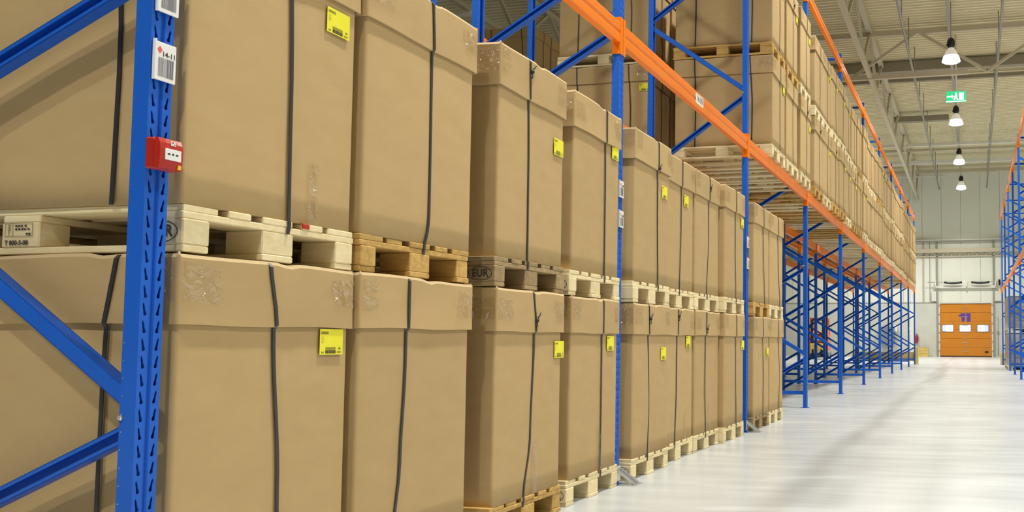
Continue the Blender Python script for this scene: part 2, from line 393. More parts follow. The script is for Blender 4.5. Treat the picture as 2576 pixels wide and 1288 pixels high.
BL = P - .08
def beam_mesh():
    mb = MB()
    pr = [(-.044, -.068), (.002, -.070), (.006, -.064), (.006, -.016), (.000, -.008), (.000, .008), (.006, .016), (.006, .064), (.002, .070), (-.044, .070)]
    mb.loft([[(x, .003, z) for x, z in pr], [(x, BL - .003, z) for x, z in pr]], 0, cap=True)
    return mb.mesh('beam_body', ORANGE)
BEAM = beam_mesh()
def conn_mesh(sg):
    mb = MB(); Y = 0 if sg > 0 else BL
    a, b = sorted((Y, Y + sg * .005)); mb.box((-.052, a, -.145), (.010, b, .105), 0, .002)
    a, b = sorted((Y, Y - sg * .034)); mb.box((.003, a, -.145), (.009, b, .105), 0, .002)
    for z in (-.115, .075):
        mb.disc((-.012, Y - .0005 if sg < 0 else Y + .0055, z), (0, -1 if sg < 0 else 1, 0), .005, 8, 1, .012)
        mb.disc((-.012, Y - .0005 if sg < 0 else Y - .0005, z), (0, -1, 0), .005, 8, 1, .012)
    mb.disc((.0095, Y - sg * .018, -.13), (1, 0, 0), .006, 8, 2)
    return mb.mesh('connector', [ORANGE, DARK, STEEL])
CONN_A, CONN_B = conn_mesh(1), conn_mesh(-1)
def beam(label, x, i, z, group, rz=0.0, yo=0.0):
    y = i * P + OY + yo + .04
    if rz: y += BL
    t = thing('rack_beam', label, 'rack beam', (x, y, z), group, rz)
    add('beam_body', BEAM, t); add('connector', CONN_A, t); add('connector', CONN_B, t); return t
ZB, ZU = 2.997, 5.96
letters = 'bay'
for i in range(10):
    w = 'above the first four box columns' if i == 0 else 'above box columns five to eight, with small white number tag' if i == 1 else '%s from the near end' % ORD[i]
    b = beam('orange front beam at mid height, ' + w, 0, i, ZB, 'mid-height front beams')
    if i == 1: TAGBEAM = b
    beam('orange rear beam at mid height, %s bay from the near end' % ORD[i], -DEPTH, i, ZB, 'mid-height rear beams', PI)
    if i >= 2: beam('orange beam above the stacked boxes, %s along the top line' % ORD[i - 2], 0, i, ZU, 'top front beams')
    if i >= 2: beam('orange top beam on the rear posts, %s bay from the near end' % ORD[i], -DEPTH, i, ZU, 'top rear beams', PI)
    if i >= 1:
        beam('orange front beam of the rack behind, %s bay' % ORD[i], -1.42, i, ZB, 'beams of the rack behind')
        beam('orange outer beam of the rack behind, %s bay' % ORD[i], -1.42 - DEPTH, i, ZB, 'outer beams of the rack behind', PI)
for i in range(5, 10):
    beam('orange mid-height beam across the aisle, %s from the far end' % ORD[9 - i], RX, i, ZB, 'mid-height beams across the aisle', PI, RY)
    beam('orange top beam across the aisle, %s from the far end' % ORD[9 - i], RX, i, ZU, 'top beams across the aisle', PI, RY)
for i, w in ((4, 'near'), (5, 'far')):
    beam('%s top front beam of the third rack beyond the next aisle' % w, X3, i, ZU, 'beams of the third rack')
    beam('%s top rear beam of the third rack beyond the next aisle' % w, X3 - DEPTH, i, ZU, 'beams of the third rack', PI)

# ------------------------------------------------------------------ pallets (1.2 x 0.8 m, long side across the rack)
def pallet_parts(seed):
    rng = random.Random(seed); parts = []
    def jit(a=.004): return rng.uniform(-a, a)
    mb = MB()
    for y, w in ((-.3275, .145), (-.172, .10), (0, .145), (.172, .10), (.3275, .145)):
        mb.box((-.6 + jit(), y - w / 2 + jit(), .122), (.6 + jit(), y + w / 2 + jit(), .144), 0, .003)
    parts.append(('top_boards', mb))
    for x in (-.5275, 0, .5275):
        mb = MB(); mb.box((x - .0725, -.4 + jit(), .100), (x + .0725, .4 + jit(), .122), 0, .003); parts.append(('stringer_board', mb))
    for y, w in ((-.35, .10), (0, .145), (.35, .10)):
        for x in (-.5275, 0, .5275):
            mb = MB(); mb.box((x - .0725 + jit(), y - w / 2 + jit(), .022), (x + .0725 + jit(), y + w / 2 + jit(), .100), 0, .004); parts.append(('block', mb))
        mb = MB(); mb.box((-.6 + jit(), y - w / 2, 0), (.6 + jit(), y + w / 2, .022), 0, .003); parts.append(('bottom_board', mb))
    return parts
def pallet_proto(wood, seed):
    return [(n, mb.mesh(n, wood)) for n, mb in pallet_parts(seed)]
def pallet_single(wood, seed):
    mb = MB()
    for n, b in pallet_parts(seed):
        i = len(mb.v); mb.v += b.v; mb.f += [[i + k for k in f] for f in b.f]; mb.m += b.m; mb.smooth += b.smooth
    return mb.mesh('pallet', wood)
PP = {'pale': [pallet_proto(WOOD_PALE, s) for s in (1, 2)], 'mid': [pallet_proto(WOOD_MID, 3)], 'grey': [pallet_proto(WOOD_GREY, 4)]}
PS = {'pale': [pallet_single(WOOD_PALE, s) for s in (5, 6)], 'mid': [pallet_single(WOOD_MID, 7)], 'grey': [pallet_single(WOOD_GREY, 8)]}
def oval(mb, rx, rz, w, y=0):
    n = 28
    mb.loft([[((rx) * math.cos(2*PI*k/n), y, rz * math.sin(2*PI*k/n)) for k in range(n)], [((rx - w) * math.cos(2*PI*k/n), y, (rz - w) * math.sin(2*PI*k/n)) for k in range(n)]])
EUR_T = text_mesh('EUR', .052, INK, 'stamp', sx=.92, bold=.0008)
mb = MB(); oval(mb, .062, .034, .0032)
EUR_O = mb.mesh('stamp_oval', INK)
def pallet(label, loc, kind='pale', parts=True, group=None, v=0, eur=False, epal=False, rz=0.0, scale=None):
    if parts:
        t = thing('pallet', label, 'pallet', loc, group, rz, scale)
        for n, me in PP[kind][v % len(PP[kind])]: add(n, me, t)
    else:
        t = tag(add('pallet', PS[kind][v % len(PS[kind])], None, loc, rz, scale), label, 'pallet', group)
    if eur:
        add('stamp', EUR_T, t, (.527, -.4058, .060), rot=FACE_NY)['label'] = 'black EUR letters stamped on the corner block'
        add('stamp_oval', EUR_O, t, (.527, -.4056, .060))
    if epal:
        mb = MB(); y = 0
        def rect(x0, z0, x1, z1): mb.face([(x0, y, z0), (x1, y, z0), (x1, y, z1), (x0, y, z1)])
        for a in ((-.058, .026, .050, .0275), (-.058, .066, .050, .0675), (-.058, .026, -.0565, .0675), (.0485, .026, .05, .0675), (-.028, .026, -.0265, .0675)): rect(*a)
        for k in range(5): rect(-.047 + k % 2 * .004, .044 + k * .0042, -.036 - k % 2 * .003, .0462 + k * .0042)
        rect(-.0435, .030, -.0415, .045)
        for z, xs in ((.056, (-.018, -.008, .003, .018)), (.046, (-.018, -.006, .006, .016, .030)), (.031, (.024, .034))):
            for x in xs: rect(x, z, x + .008, z + .0055)
        add('stamp', mb.mesh('stamp', INK), t, (0.0, -.4058, .030))
        add('stamp', text_mesh('T 800-5-08', .020, INK, 'stamp', sx=1.0, bold=.0006), t, (-.012, -.4058, .042 - .006), rot=FACE_NY)
    return t

# ------------------------------------------------------------------ strapped cardboard boxes
BH, LZ = 1.056, .840
def outline(hx, hy, r, n=12):
    pts = []   # (x, y, side, t)
    for k in range(n + 1): t = k / n; pts.append((-hx + r + t * 2 * (hx - r), -hy, 'S', t))
    for k in range(1, 3): a = -PI/2 + k * PI / 6; pts.append((hx - r + r * math.cos(a), -hy + r + r * math.sin(a), 'c', 0))
    for k in range(n + 1): t = k / n; pts.append((hx, -hy + r + t * 2 * (hy - r), 'E', t))
    for k in range(1, 3): a = k * PI / 6; pts.append((hx - r + r * math.cos(a), hy - r + r * math.sin(a), 'c', 0))
    for k in range(n + 1): t = k / n; pts.append((hx - r - t * 2 * (hx - r), hy, 'N', t))
    for k in range(1, 3): a = PI/2 + k * PI / 6; pts.append((-hx + r + r * math.cos(a), hy - r + r * math.sin(a), 'c', 0))
    for k in range(n + 1): t = k / n; pts.append((-hx, hy - r - t * 2 * (hy - r), 'W', t))
    for k in range(1, 3): a = PI + k * PI / 6; pts.append((-hx + r + r * math.cos(a), -hy + r + r * math.sin(a), 'c', 0))
    return pts
NRM = {'S': (0, -1), 'E': (1, 0), 'N': (0, 1), 'W': (-1, 0), 'c': (0, 0)}
HX, HY, LX, LY = .590, .388, .603, .4015
def box_meshes(seed, ys=.06, sag=.010):
    rng = random.Random(seed); out = {}
    ol = outline(HX, HY, .014); bl = {k: rng.uniform(-.004, .007) for k in 'SENW'}
    rings = []
    for j in range(11):
        z = (LZ + .12) * j / 10; rr = []
        for x, y, s_, t in ol:
            d = bl.get(s_, 0) * math.sin(PI * t) * math.sin(PI * min(1, .08 + j / 10.5)) + (rng.uniform(-.0007, .0007) if s_ != 'c' else 0)
            if s_ == 'E': d -= .0045 * math.exp(-((y - ys) / .05) ** 2)
            if s_ == 'S': d -= .004 * (math.exp(-((x - .34) / .05) ** 2) + math.exp(-((x + .34) / .05) ** 2))
            rr.append((x + NRM[s_][0] * d, y + NRM[s_][1] * d, z))
        rings.append(rr)
    mb = MB(); mb.loft(rings, 0, cap=True, sm=True); out['body'] = mb.mesh('body', CARD)
    ol = outline(LX, LY, .010, 22); mb = MB(); R = []
    wav = [rng.uniform(-.004, .004) for _ in range(8)]
    ph = rng.uniform(0, 6)
    def lid_ring(z, off, kind):
        rr = []
        for q, (x, y, s_, t) in enumerate(ol):
            zz = z; d = off
            if kind == 'bot': zz += .0022 * math.sin(9 * x + ph) + .0022 * math.sin(11 * y + 2 * ph)
            if kind == 'top' and s_ != 'c':
                zz -= .0035 * (1 + math.sin(7 * (x + y) + ph))
                if s_ in 'EW': zz -= sag * math.exp(-((y - ys) / .035) ** 2)
                if s_ in 'SN': zz -= sag * (math.exp(-((x - .34) / .035) ** 2) + math.exp(-((x + .34) / .035) ** 2))
            if kind == 'mid' and s_ != 'c': d += .003 * math.sin(5 * (x - y) + ph) * math.sin(PI * t)
            if s_ == 'E': d -= .003 * math.exp(-((y - ys) / .04) ** 2)
            nx, ny = NRM[s_] if s_ != 'c' else ((1 if x > 0 else -1) * .7, (1 if y > 0 else -1) * .7)
            rr.append((x + nx * d, y + ny * d, zz))
        return rr
    R = [lid_ring(LZ + .03, -.011, 'bot'), lid_ring(LZ, -.0075, 'bot'), lid_ring(LZ, .0015, 'bot'), lid_ring(LZ + .07, .0, 'mid'), lid_ring(LZ + .15, 0, 'mid'), lid_ring(BH - .012, .0, 'top'), lid_ring(BH - .001, -.006, 'top')]
    mb.loft(R[:3], 1); mb.loft(R[2:6], 0, sm=True); mb.loft(R[5:], 1)
    top = R[-1]; k = len(top); c = (0, 0, BH - .006)
    for a in range(k): mb.face([top[a], top[(a + 1) % k], c], 0)
    out['lid'] = mb.mesh('lid', [CARD, CARD_EDGE])
    return out
def ribbon(mb, pts, wv, nv, w=.0135, th=.0016):
    rings = []
    for p, a, b in zip(pts, wv, nv):
        p, a, b = Vector(p), Vector(a), Vector(b)
        rings.append([p - a * w / 2 - b * th, p + a * w / 2 - b * th, p + a * w / 2 + b * th, p - a * w / 2 + b * th])
    mb.loft(rings, 0, cap=True)
def strap_x(ys_pts, low=.0):
    """band over the lid across the rack: seen vertical on the aisle face; ys_pts: (z, y) on the front face"""
    mb = MB(); pts, wv, nv = [], [], []
    def yat(z):
        q = ys_pts
        if z <= q[0][0]: return q[0][1]
        for (z0, y0), (z1, y1) in zip(q, q[1:]):
            if z <= z1: f = (z - z0) / (z1 - z0); f = f * f * (3 - 2 * f); return y0 + (y1 - y0) * f
        return q[-1][1]
    zs = [low + k * (LZ - .012 - low) / 14 for k in range(15)]
    for z in zs: pts.append((HX + .0052, yat(z), z)); nv.append((1, 0, 0))
    for z in (LZ + .004, .90, .96, 1.01, BH - .02): pts.append((LX + .0042, yat(z), z)); nv.append((1, 0, 0))
    pts.append((LX - .004, yat(BH), BH - .009)); nv.append((.7, 0, .7))
    yt = yat(BH)
    for x in (.5, .2, -.2, -.5): pts.append((x, yt, BH - .004)); nv.append((0, 0, 1))
    pts.append((-LX + .004, yt, BH - .009)); nv.append((-.7, 0, .7))
    pts.append((-LX - .0042, yt, BH - .02)); nv.append((-1, 0, 0)); pts.append((-LX - .0042, yt, LZ)); nv.append((-1, 0, 0))
    pts.append((-HX - .0075, yt, LZ - .02)); nv.append((-1, 0, 0)); pts.append((-HX - .0075, yt, low)); nv.append((-1, 0, 0))
    ribbon(mb, pts, [(0, 1, 0)] * len(pts), nv); return mb.mesh('strap', STRAP)
def strap_y(xs_pts):
    mb = MB(); pts, nv = [], []
    def xat(z):
        q = xs_pts
        if z <= q[0][0]: return q[0][1]
        for (z0, y0), (z1, y1) in zip(q, q[1:]):
            if z <= z1: f = (z - z0) / (z1 - z0); return y0 + (y1 - y0) * f
        return q[-1][1]
    for z in (.0, .1, .25, .4, .55, .7, LZ - .01): pts.append((xat(z), -HY - .0075, z)); nv.append((0, -1, 0))
    for z in (LZ + .004, .90, .95, 1.0, BH - .02): pts.append((xat(z), -LY - .0045, z)); nv.append((0, -1, 0))
    x = xat(BH); pts.append((x, -LY + .004, BH - .009)); nv.append((0, -.7, .7))
    for y in (-.3, 0, .3): pts.append((x, y, BH - .003)); nv.append((0, 0, 1))
    pts.append((x, LY - .004, BH - .009)); nv.append((0, .7, .7)); pts.append((x, LY + .0045, BH - .02)); nv.append((0, 1, 0)); pts.append((x, LY + .0045, LZ)); nv.append((0, 1, 0))
    pts.append((x, HY + .0075, LZ - .02)); nv.append((0, 1, 0)); pts.append((x, HY + .0075, .0)); nv.append((0, 1, 0))
    ribbon(mb, pts, [(1, 0, 0)] * len(pts), nv); return mb.mesh('strap', STRAP)
def knot_mesh():
    mb = MB(); mb.lathe([(0.0, -.014), (.009, -.010), (.012, 0), (.009, .009), (0.0, .013)], (.006, 0, 0), 8)
    mb.tube([(.006, .002, .008), (.016, .008, .022), (.014, .022, .036), (.008, .042, .040)], .0035, 5); mb.tube([(.006, -.002, -.008), (.012, -.008, -.025), (.008, -.012, -.04)], .0035, 5)
    return mb.mesh('strap_knot', STRAP)
KNOT = knot_mesh()
def label_mesh(w=.125, h=.092):
    mb = MB(); mb.box((-.0006, 0, 0), (.0006, w, h), 0)
    def r(a, b, c, d, mi): mb.face([(.0012, a * w, b * h), (.0012, c * w, b * h), (.0012, c * w, d * h), (.0012, a * w, d * h)], mi)
    r(.24, .05, .68, .17, 1); r(.24, .19, .68, .29, 2); r(.05, .80, .36, .90, 2); r(.06, .06, .17, .12, 2); r(.74, .07, .92, .13, 2); r(.80, .20, .90, .28, 2)
    for k in range(5): r(.06, .46 + k * .055, .13 + .03 * (k % 3), .475 + k * .055, 2)
    for k in range(6): r(.29 + k * .06, .08, .325 + k * .06, .14, 0)
    return mb.mesh('label', [YELLOW, INK, OLIVE_INK])
LABEL = label_mesh()
def grid_patch(mb, o, a, b, na=8, nb=5, n=(0, 0, 0), amp=.0015, rng=None):
    o, a, b, n = Vector(o), Vector(a), Vector(b), Vector(n); i = len(mb.v)
    for q in range(nb + 1):
        for p in range(na + 1): mb.v.append(tuple(o + a * p / na + b * q / nb + n * (rng.uniform(0, amp) if rng else 0)))
    for q in range(nb):
        for p in range(na):
            mb.f.append([i + q*(na+1) + p, i + q*(na+1) + p + 1, i + (q+1)*(na+1) + p + 1, i + (q+1)*(na+1) + p]); mb.m.append(0); mb.smooth.append(True)
def tape_corner(seed, side):
    rng = random.Random(seed); mb = MB(); w = rng.uniform(.10, .15); z0 = rng.uniform(.89, .915); h = rng.uniform(.052, .060)
    for dz in (0, h * 1.05):
        ww = w * rng.uniform(.8, 1.1)
        grid_patch(mb, (LX + .0042, side * (LY - .008), z0 + dz), (0, -side * ww, rng.uniform(-.012, .012)), (0, 0, h), n=(1, 0, 0), amp=.003, rng=rng)
        grid_patch(mb, (LX - .008, side * (LY + .0042), z0 + dz), (-ww * 1.1, 0, rng.uniform(-.012, .012)), (0, 0, h), n=(0, side, 0), amp=.003, rng=rng)
    return mb.mesh('tape', TAPE)
def tape_foot(seed):
    rng = random.Random(seed); mb = MB(); y = rng.uniform(-.02, .16)
    grid_patch(mb, (HX + .0052, y, .0), (0, .05, 0), (0, 0, rng.uniform(.2, .3)), 5, 10, (1, 0, 0), .003, rng); return mb.mesh('tape', TAPE)
TAPES = [(tape_corner(20 + k, -1), tape_corner(40 + k, 1)) for k in range(4)]
FEET = [tape_foot(60 + k) for k in range(3)]
BOXV = [box_meshes(100 + k) for k in range(5)]
SY1, SY2 = strap_y([(0, .345), (.5, .355), (.84, .335), (BH, .325)]), strap_y([(0, -.34), (.5, -.33), (BH, -.345)])
SY1B = strap_y([(0, .335), (.7, .340), (.84, .345), (1.0, .375), (BH, .385)])
SXV = [strap_x([(0, .07), (.4, .06), (BH, .05)]), strap_x([(0, .085), (.5, .04), (BH, .06)]), strap_x([(0, .03), (.3, .08), (BH, .07)])]
KEEP = {}
def carton(label, xf, yc, z, variant, sx=None, group=None, lab=None, foot=None, knot=None, sy=1.0, tapes=True, labs=None, sy1=None, rz=0.0, laby=None):
    """xf: the lid's aisle face; yc: its middle along the aisle"""
    t = thing('cardboard_box', label, 'box', (xf - LX, yc, z), group, rz, (1, sy, 1))
    bm_ = BOXV[variant % 5]
    add('body', bm_['body'], t); add('lid', bm_['lid'], t)
    add('strap', sx or SXV[variant % 3], t); add('strap', sy1 or SY1, t); add('strap', SY2, t)
    if tapes:
        for me in TAPES[variant % 4]: add('tape', me, t)
    if foot is not None: add('tape', FEET[foot], t)
    if lab: add('label', LABEL, t, (HX + .008, lab[0], lab[1]))['label'] = 'small yellow paper label'
    if laby: add('label', LABEL, t, (laby[0], -HY - .008, laby[1]), -PI / 2)['label'] = 'small yellow paper label'
    if knot: add('strap_knot', KNOT, t, (LX + .004 if knot[1] > LZ else HX + .005, knot[0], knot[1]))
    return t

def strap_tail(pl, dy, dx=0.0):
    mb = MB(); x = .6062
    ribbon(mb, [(x + dx, dy, .1435), (x + dx * .6, dy + .001, .130), (x, dy - .002, .112), (x, dy - .006, .098)], [(0, 1, 0)] * 4, [(1, 0, 0)] * 4)
    add('strap', mb.mesh('strap', STRAP), pl)['label'] = 'black strap end wrapped round the deck boards'
# ground row: ten columns, two boxes high.  (middle along the aisle, aisle face, y-scale)
GCOL = [(.492, .010, 1.02), (1.328, .030, 1.04), (2.318, .055, .97), (3.225, .040, .945), (4.246, .052, .985), (5.055, .002, .97), (5.865, .010, .975), (6.672, .052, .97), (7.886, .052, .97), (8.694, .052, .975)]
SX = lambda *p: strap_x(list(p))
low_spec = [  # strap path (z,y), label (y0,z0), foot tape, knot
    dict(sx=SX((0, .055), (.3, .04), (.84, .0), (BH, -.035)), lab=(.225, .742)),
    dict(sx=SX((.05, -.145), (.3, -.115), (.7, -.095), (BH, -.095)), foot=None, tapes=True),
    dict(sx=SX((0, -.06), (.3, .005), (.84, .035), (BH, .0)), lab=(.285, .700), foot=0, knot=(.028, .90)),
    dict(sx=SX((0, .10), (.4, .105), (BH, .105)), lab=(.185, .732), foot=1),
    dict(sx=SX((0, -.08), (.3, -.06), (BH, -.10)), lab=(.19, .655), knot=(-.085, .95)),
    dict(sx=SX((0, -.10), (.4, -.07), (BH, -.06)), lab=(.18, .742), foot=2, knot=(-.06, .99)),
    dict(sx=SX((0, -.05), (.4, -.08), (BH, -.07)), foot=0, knot=(-.07, .90)),
    dict(sx=SX((0, .08), (.5, .05), (BH, .04)), lab=(.27, .705), foot=1),
    dict(sx=SX((0, .08), (.4, .10), (BH, .02)), lab=(.235, .625), foot=2),
    dict(sx=SX((0, .15), (.4, .17), (BH, .06)), foot=1)]
up_spec = [
    dict(sx=SX((0, .055), (.4, .05), (BH, .03)), lab=(.215, .715), foot=2),
    dict(sx=SX((-.03, .02), (.1, .05), (.8, .045), (BH, .03)), foot=None),
    dict(sx=SX((0, -.055), (.5, -.06), (BH, -.08)), lab=(.245, .615), knot=(-.07, .985)),
    dict(sx=SX((0, .13), (.5, .13), (BH, .12)), lab=(.235, .76)),
    dict(sx=SX((0, .12), (.5, .10), (BH, .09)), lab=(.19, .65), knot=(.09, .85)),
    dict(sx=SX((0, .0), (.5, .03), (BH, .03)), lab=(.10, .69)),
    dict(sx=SX((0, -.03), (.5, .02), (BH, .03)), knot=(.03, .95)),
    dict(sx=SX((0, .05), (.5, .02), (BH, .02)), lab=(.24, .72)),
    dict(sx=SX((0, .16), (.5, .1), (BH, .05)), lab=None),
    dict(sx=SX((0, .2), (.5, .1), (BH, .06)))]
lowk = ['pale', 'mid', 'mid', 'pale', 'pale', 'pale', 'pale', 'pale', 'grey', 'pale']
upk = ['pale', 'mid', 'grey', 'pale', 'pale', 'pale', 'pale', 'pale', 'mid', 'pale']
where = lambda i: ['first column, beside the red alarm box', 'second column from the red alarm box'][i] if i < 2 else '%s column from the red alarm box' % ORD[i]
for i, (yc, xf, sy) in enumerate(GCOL):
    px = xf - .004
    pl = pallet('%s wooden pallet on the floor, %s' % ({'pale': 'pale', 'mid': 'brown', 'grey': 'weathered'}[lowk[i]], where(i)), (px - .6, yc, 0), lowk[i], True, 'floor pallets of the ground row', i, eur=i in (3, 4))
    strap_tail(pl, (.055, -.145, -.06, .10, -.08, -.10, -.05, .08, .08, .15)[i])
    carton('brown strapped cardboard box in the lower layer, ' + where(i), xf + .008, yc, .144, i, group='lower boxes of the ground row', sy=sy, sy1=SY1B if i == 0 else None, **low_spec[i])
    pl = pallet('%s wooden pallet between two boxes, %s' % ({'pale': 'pale', 'mid': 'orange-brown', 'grey': 'weathered'}[upk[i]], where(i)), (px - .6, yc + (.01, -.010, .0, .0, .0, .0, .0, 0, .0, 0)[i], 1.2), upk[i], True, 'upper pallets of the ground row', i + 1, eur=i in (0, 2, 3), epal=i == 0)
    strap_tail(pl, (.055, .03, -.055, .13, .12, 0, -.03, .05, .16, .2)[i] + (-.01, -.005, 0, 0, 0, -.01, 0, .005, -.01, -.02)[i])
    carton('brown strapped cardboard box in the upper layer, ' + where(i), xf + .006, yc + (.0, .0, -.005, .005, 0, 0, -.01, 0, 0, 0)[i], 1.344, i + 3, group='upper boxes of the ground row', sy=sy, **up_spec[i])

    if i == 0:
        mb = MB(); mb.box((.600, .115, .126), (.6055, .150, .1435), 0, .002); add('paint_mark', mb.mesh('paint_mark', RED), pl)['label'] = 'red paint dab on the board end'
# shelf of the near rack: stacks of two, starting past the third frame
SH = [8.43, 9.36, 10.25, 11.53, 12.345, 13.155, 13.965, 14.93, 15.95, 16.78, 17.64, 18.92, 19.73, 20.54, 21.35, 22.40, 23.25, 24.15, 25.01, 26.30, 27.11, 27.92, 28.73, 29.85, 30.68, 31.52, 32.42, 33.58, 34.42, 35.28, 36.12]
SHX = {2: .062, 5: .07, 6: .088, 7: .06, 9: .06, 10: .085, 13: .07, 14: .085, 18: .08, 22: .08}
ZS = ZB + .070
rng = random.Random(5)
LABS = {0: (.20, .70), 3: None}
for k, y0 in enumerate(SH):
    yc = y0 + .4; xf = SHX.get(k, .048 + rng.uniform(-.010, .006))
    for lay in (0, 1):
        z = ZS + lay * 1.2; w = ('lower', 'upper')[lay]
        kd = 'mid' if (k in (0,) and lay == 1) else rng.choice(['pale', 'pale', 'pale', 'mid'])
        nm = '%s stack from the near end' % ORD[k]
        pallet('wooden pallet under the %s box on the shelf, %s' % (w, nm), (xf - .604, yc, z), kd, k < 2, 'shelf pallets, %s layer' % w, k + lay)
        lab = (.20 + rng.uniform(-.1, .06), .70 + rng.uniform(-.04, .06)) if rng.random() < .38 and k != 3 else None
        if k == 0: lab = (.22, .74)
        carton('brown cardboard box in the %s layer on the shelf, %s' % (w, nm), xf + rng.uniform(-.004, .008), yc + rng.uniform(-.005, .005), z + .144, k + 2 * lay,
               group='shelf boxes, %s layer' % w, sy=.975, lab=lab, laby=(.30, .66) if k in (3, 11, 19) else None, tapes=k < 14, knot=(.06, .9) if rng.random() < .25 else None)
# shelf of the rack behind
SB = [8.47, 9.33, 10.17] + [i * P + o for i in range(3, 10) for o in (.22, 1.06, 1.90, 2.74)]
for k, y0 in enumerate(SB):
    for lay in (0, 1):
        if lay and k > 4: continue
        z = ZS + lay * 1.2; w = ('lower', 'upper')[lay]; nm = '%s from the near end' % ORD[k]
        pallet('wooden pallet in the %s layer on the rack behind, %s' % (w, nm), (-1.46 - .60, y0 + .4, z), 'pale', k == 0, 'pallets on the rack behind', k)
        carton('cardboard box in the %s layer on the rack behind, %s' % (w, nm), -1.455, y0 + .4, z + .144, k + lay, group='boxes on the rack behind', tapes=k < 3, laby=(.46, .72) if k == 0 and not lay else None)
# third rack, beyond the next aisle
for k, y0 in enumerate((15.05, 15.89, 16.74, 17.6, 18.85, 19.7, 20.56)):
    pallet('wooden pallet high on the third rack, %s from the near end' % ORD[k], (X3 - .56, y0 + .4, ZU + .07), 'grey', False, 'pallets on the third rack', k)
    carton('dim cardboard box high on the third rack, %s from the near end' % ORD[k], X3 + .04, y0 + .4, ZU + .214, k, group='boxes on the third rack', tapes=False)

# ------------------------------------------------------------------ tags, alarm box, post guards
def barcode(mb, x, y0, y1, z0, z1, mi, rng, n=16):
    y = y0; st = (y1 - y0) / n
    for k in range(n):
        w = st * rng.choice((.35, .5, .75)); mb.face([(x, y, z0), (x, y + w, z0), (x, y + w, z1), (x, y, z1)], mi); y += st
def sign(label, x, y, z, number, w=.074, h=.112):
    t = thing('location_sign', label, 'sign', (x, y, z), 'white tags on the rack posts')
    mb = MB(); mb.box((0, -w / 2, -h / 2), (.006, w / 2, h / 2), 0, .0015); mb.box((-.004, -w / 2 - .0005, -h / 2), (.0065, -w / 2 + .004, h / 2 + .006), 0)
    add('plate', mb.mesh('plate', WHITE), t)
    mb = MB(); barcode(mb, .0066, -.026, .028, -h * .40, h * .10, 0, random.Random(int(z * 100)))
    add('barcode', mb.mesh('barcode', GREY_INK), t)
    mb = MB(); mb.face([(.0066, -.022, h * .19), (.0066, -.013, h * .29), (.0066, -.022, h * .39), (.0066, -.031, h * .29)]); add('diamond', mb.mesh('diamond', PINKRED), t)
    add('number', text_mesh(number, .021, INK, 'number', bold=.0004), t, (.0067, .010, h * .195), rot=FACE_X)
    return t
sign('white barcode tag numbered 14-11 above the red alarm box', .006, .013, 1.740, '14-11')
sign('white barcode tag cut off at the top edge, above the 14-11 tag', .006, .016, 1.940, '14-11')
sign('upper small white tag on the post between fourth and fifth columns', .006, P + .012, 1.945, '14-09')
sign('lower small white tag on the post between fourth and fifth columns', .006, P + .012, 1.745, '14-09')
sign('upper small white tag on the post between eighth and ninth columns', .006, 2 * P + .012, 1.960, '14-07')
sign('lower small white tag on the post between eighth and ninth columns', .006, 2 * P + .012, 1.740, '14-07')
mb = MB(); mb.box((.006, 1.70, -.036), (.0075, 1.93, .050)); o = add('number_plate', mb.mesh('number_plate', WHITE), TAGBEAM); o['label'] = 'small white number plate'
add('lettering', text_mesh('14-09', .082, GREY_INK, 'lettering', bold=.0016), o, (.008, 1.815, .007), rot=FACE_X)

t = thing('fire_alarm_box', 'red manual fire alarm box mounted on the nearest blue post', 'fire alarm', (.0, .005, 1.468))
def rbox(x0, x1, hy, hz, top):
    mb = MB()
    def ring(x, hy, hz, c): return [(x, -hy + c, -hz), (x, hy - c, -hz), (x, hy, -hz + c), (x, hy, hz - c), (x, hy - c, hz), (x, -hy + c, hz), (x, -hy, hz - c), (x, -hy, -hz + c)]
    mb.loft([ring(x0, hy, hz, .004), ring(x1 - .006, hy, hz, .004), ring(x1, hy - .005, hz - .005, .006)], 0, cap=True); return mb
mb = rbox(.008, .036, .044, .0445, 0); add('housing', mb.mesh('housing', RED), t)
mb = MB()
pr = [(-.0445, .044), (-.0435, .052), (-.020, .056), (.012, .057), (.030, .054), (.0435, .046), (.0445, .036)]
R = [[(.0362, yy, z) for z, x in pr] + [] for yy in ()]
rings = []
for yy, sc_ in ((-.0425, .0), (-.040, .85), (-.02, 1.0), (.02, 1.0), (.040, .85), (.0425, .0)):
    rings.append([(.036, yy, -.0435)] + [(.036 + (x - .036) * sc_, yy, z * (.98 if sc_ < .5 else 1)) for z, x in pr] + [(.036, yy, .0435)])
mb.loft(rings, 0, cap=True); add('cover', mb.mesh('cover', RED), t)
mb = MB(); mb.box((.0555, -.026, -.018), (.0580, .030, .014), 0, .001); o = add('push_panel', mb.mesh('push_panel', WHITE), t); o['label'] = 'white press panel with two black arrows and a dot'
mb = MB(); mb.disc((.0584, 0, -.001), (1, 0, 0), .0036, 10)
for s_ in (-1, 1):
    mb.face([(.0584, s_ * .008, -.001), (.0584, s_ * .013, -.0042), (.0584, s_ * .019, -.0025), (.0584, s_ * .019, .0005), (.0584, s_ * .013, .0022)][::s_])
add('arrow_marks', mb.mesh('arrow_marks', INK), o)
mb = MB(); mb.box((.0555, -.006, .024), (.0572, .010, .038), 0); o = add('symbol', mb.mesh('symbol', WHITE), t)
mb = MB(); mb.disc((.0575, -.001, .033), (1, 0, 0), .003, 8); mb.face([(.0575, .001, .025), (.0575, .008, .026), (.0575, .006, .031)]); mb.face([(.0575, .006, .034), (.0575, .0085, .034), (.0575, .007, .037)]); add('symbol_print', mb.mesh('symbol_print', RED), o)
mb = MB(); mb.box((.050, .021, -.040), (.0575, .031, -.028), 0); add('sticker', mb.mesh('sticker', BRIGHT_YELLOW), t)

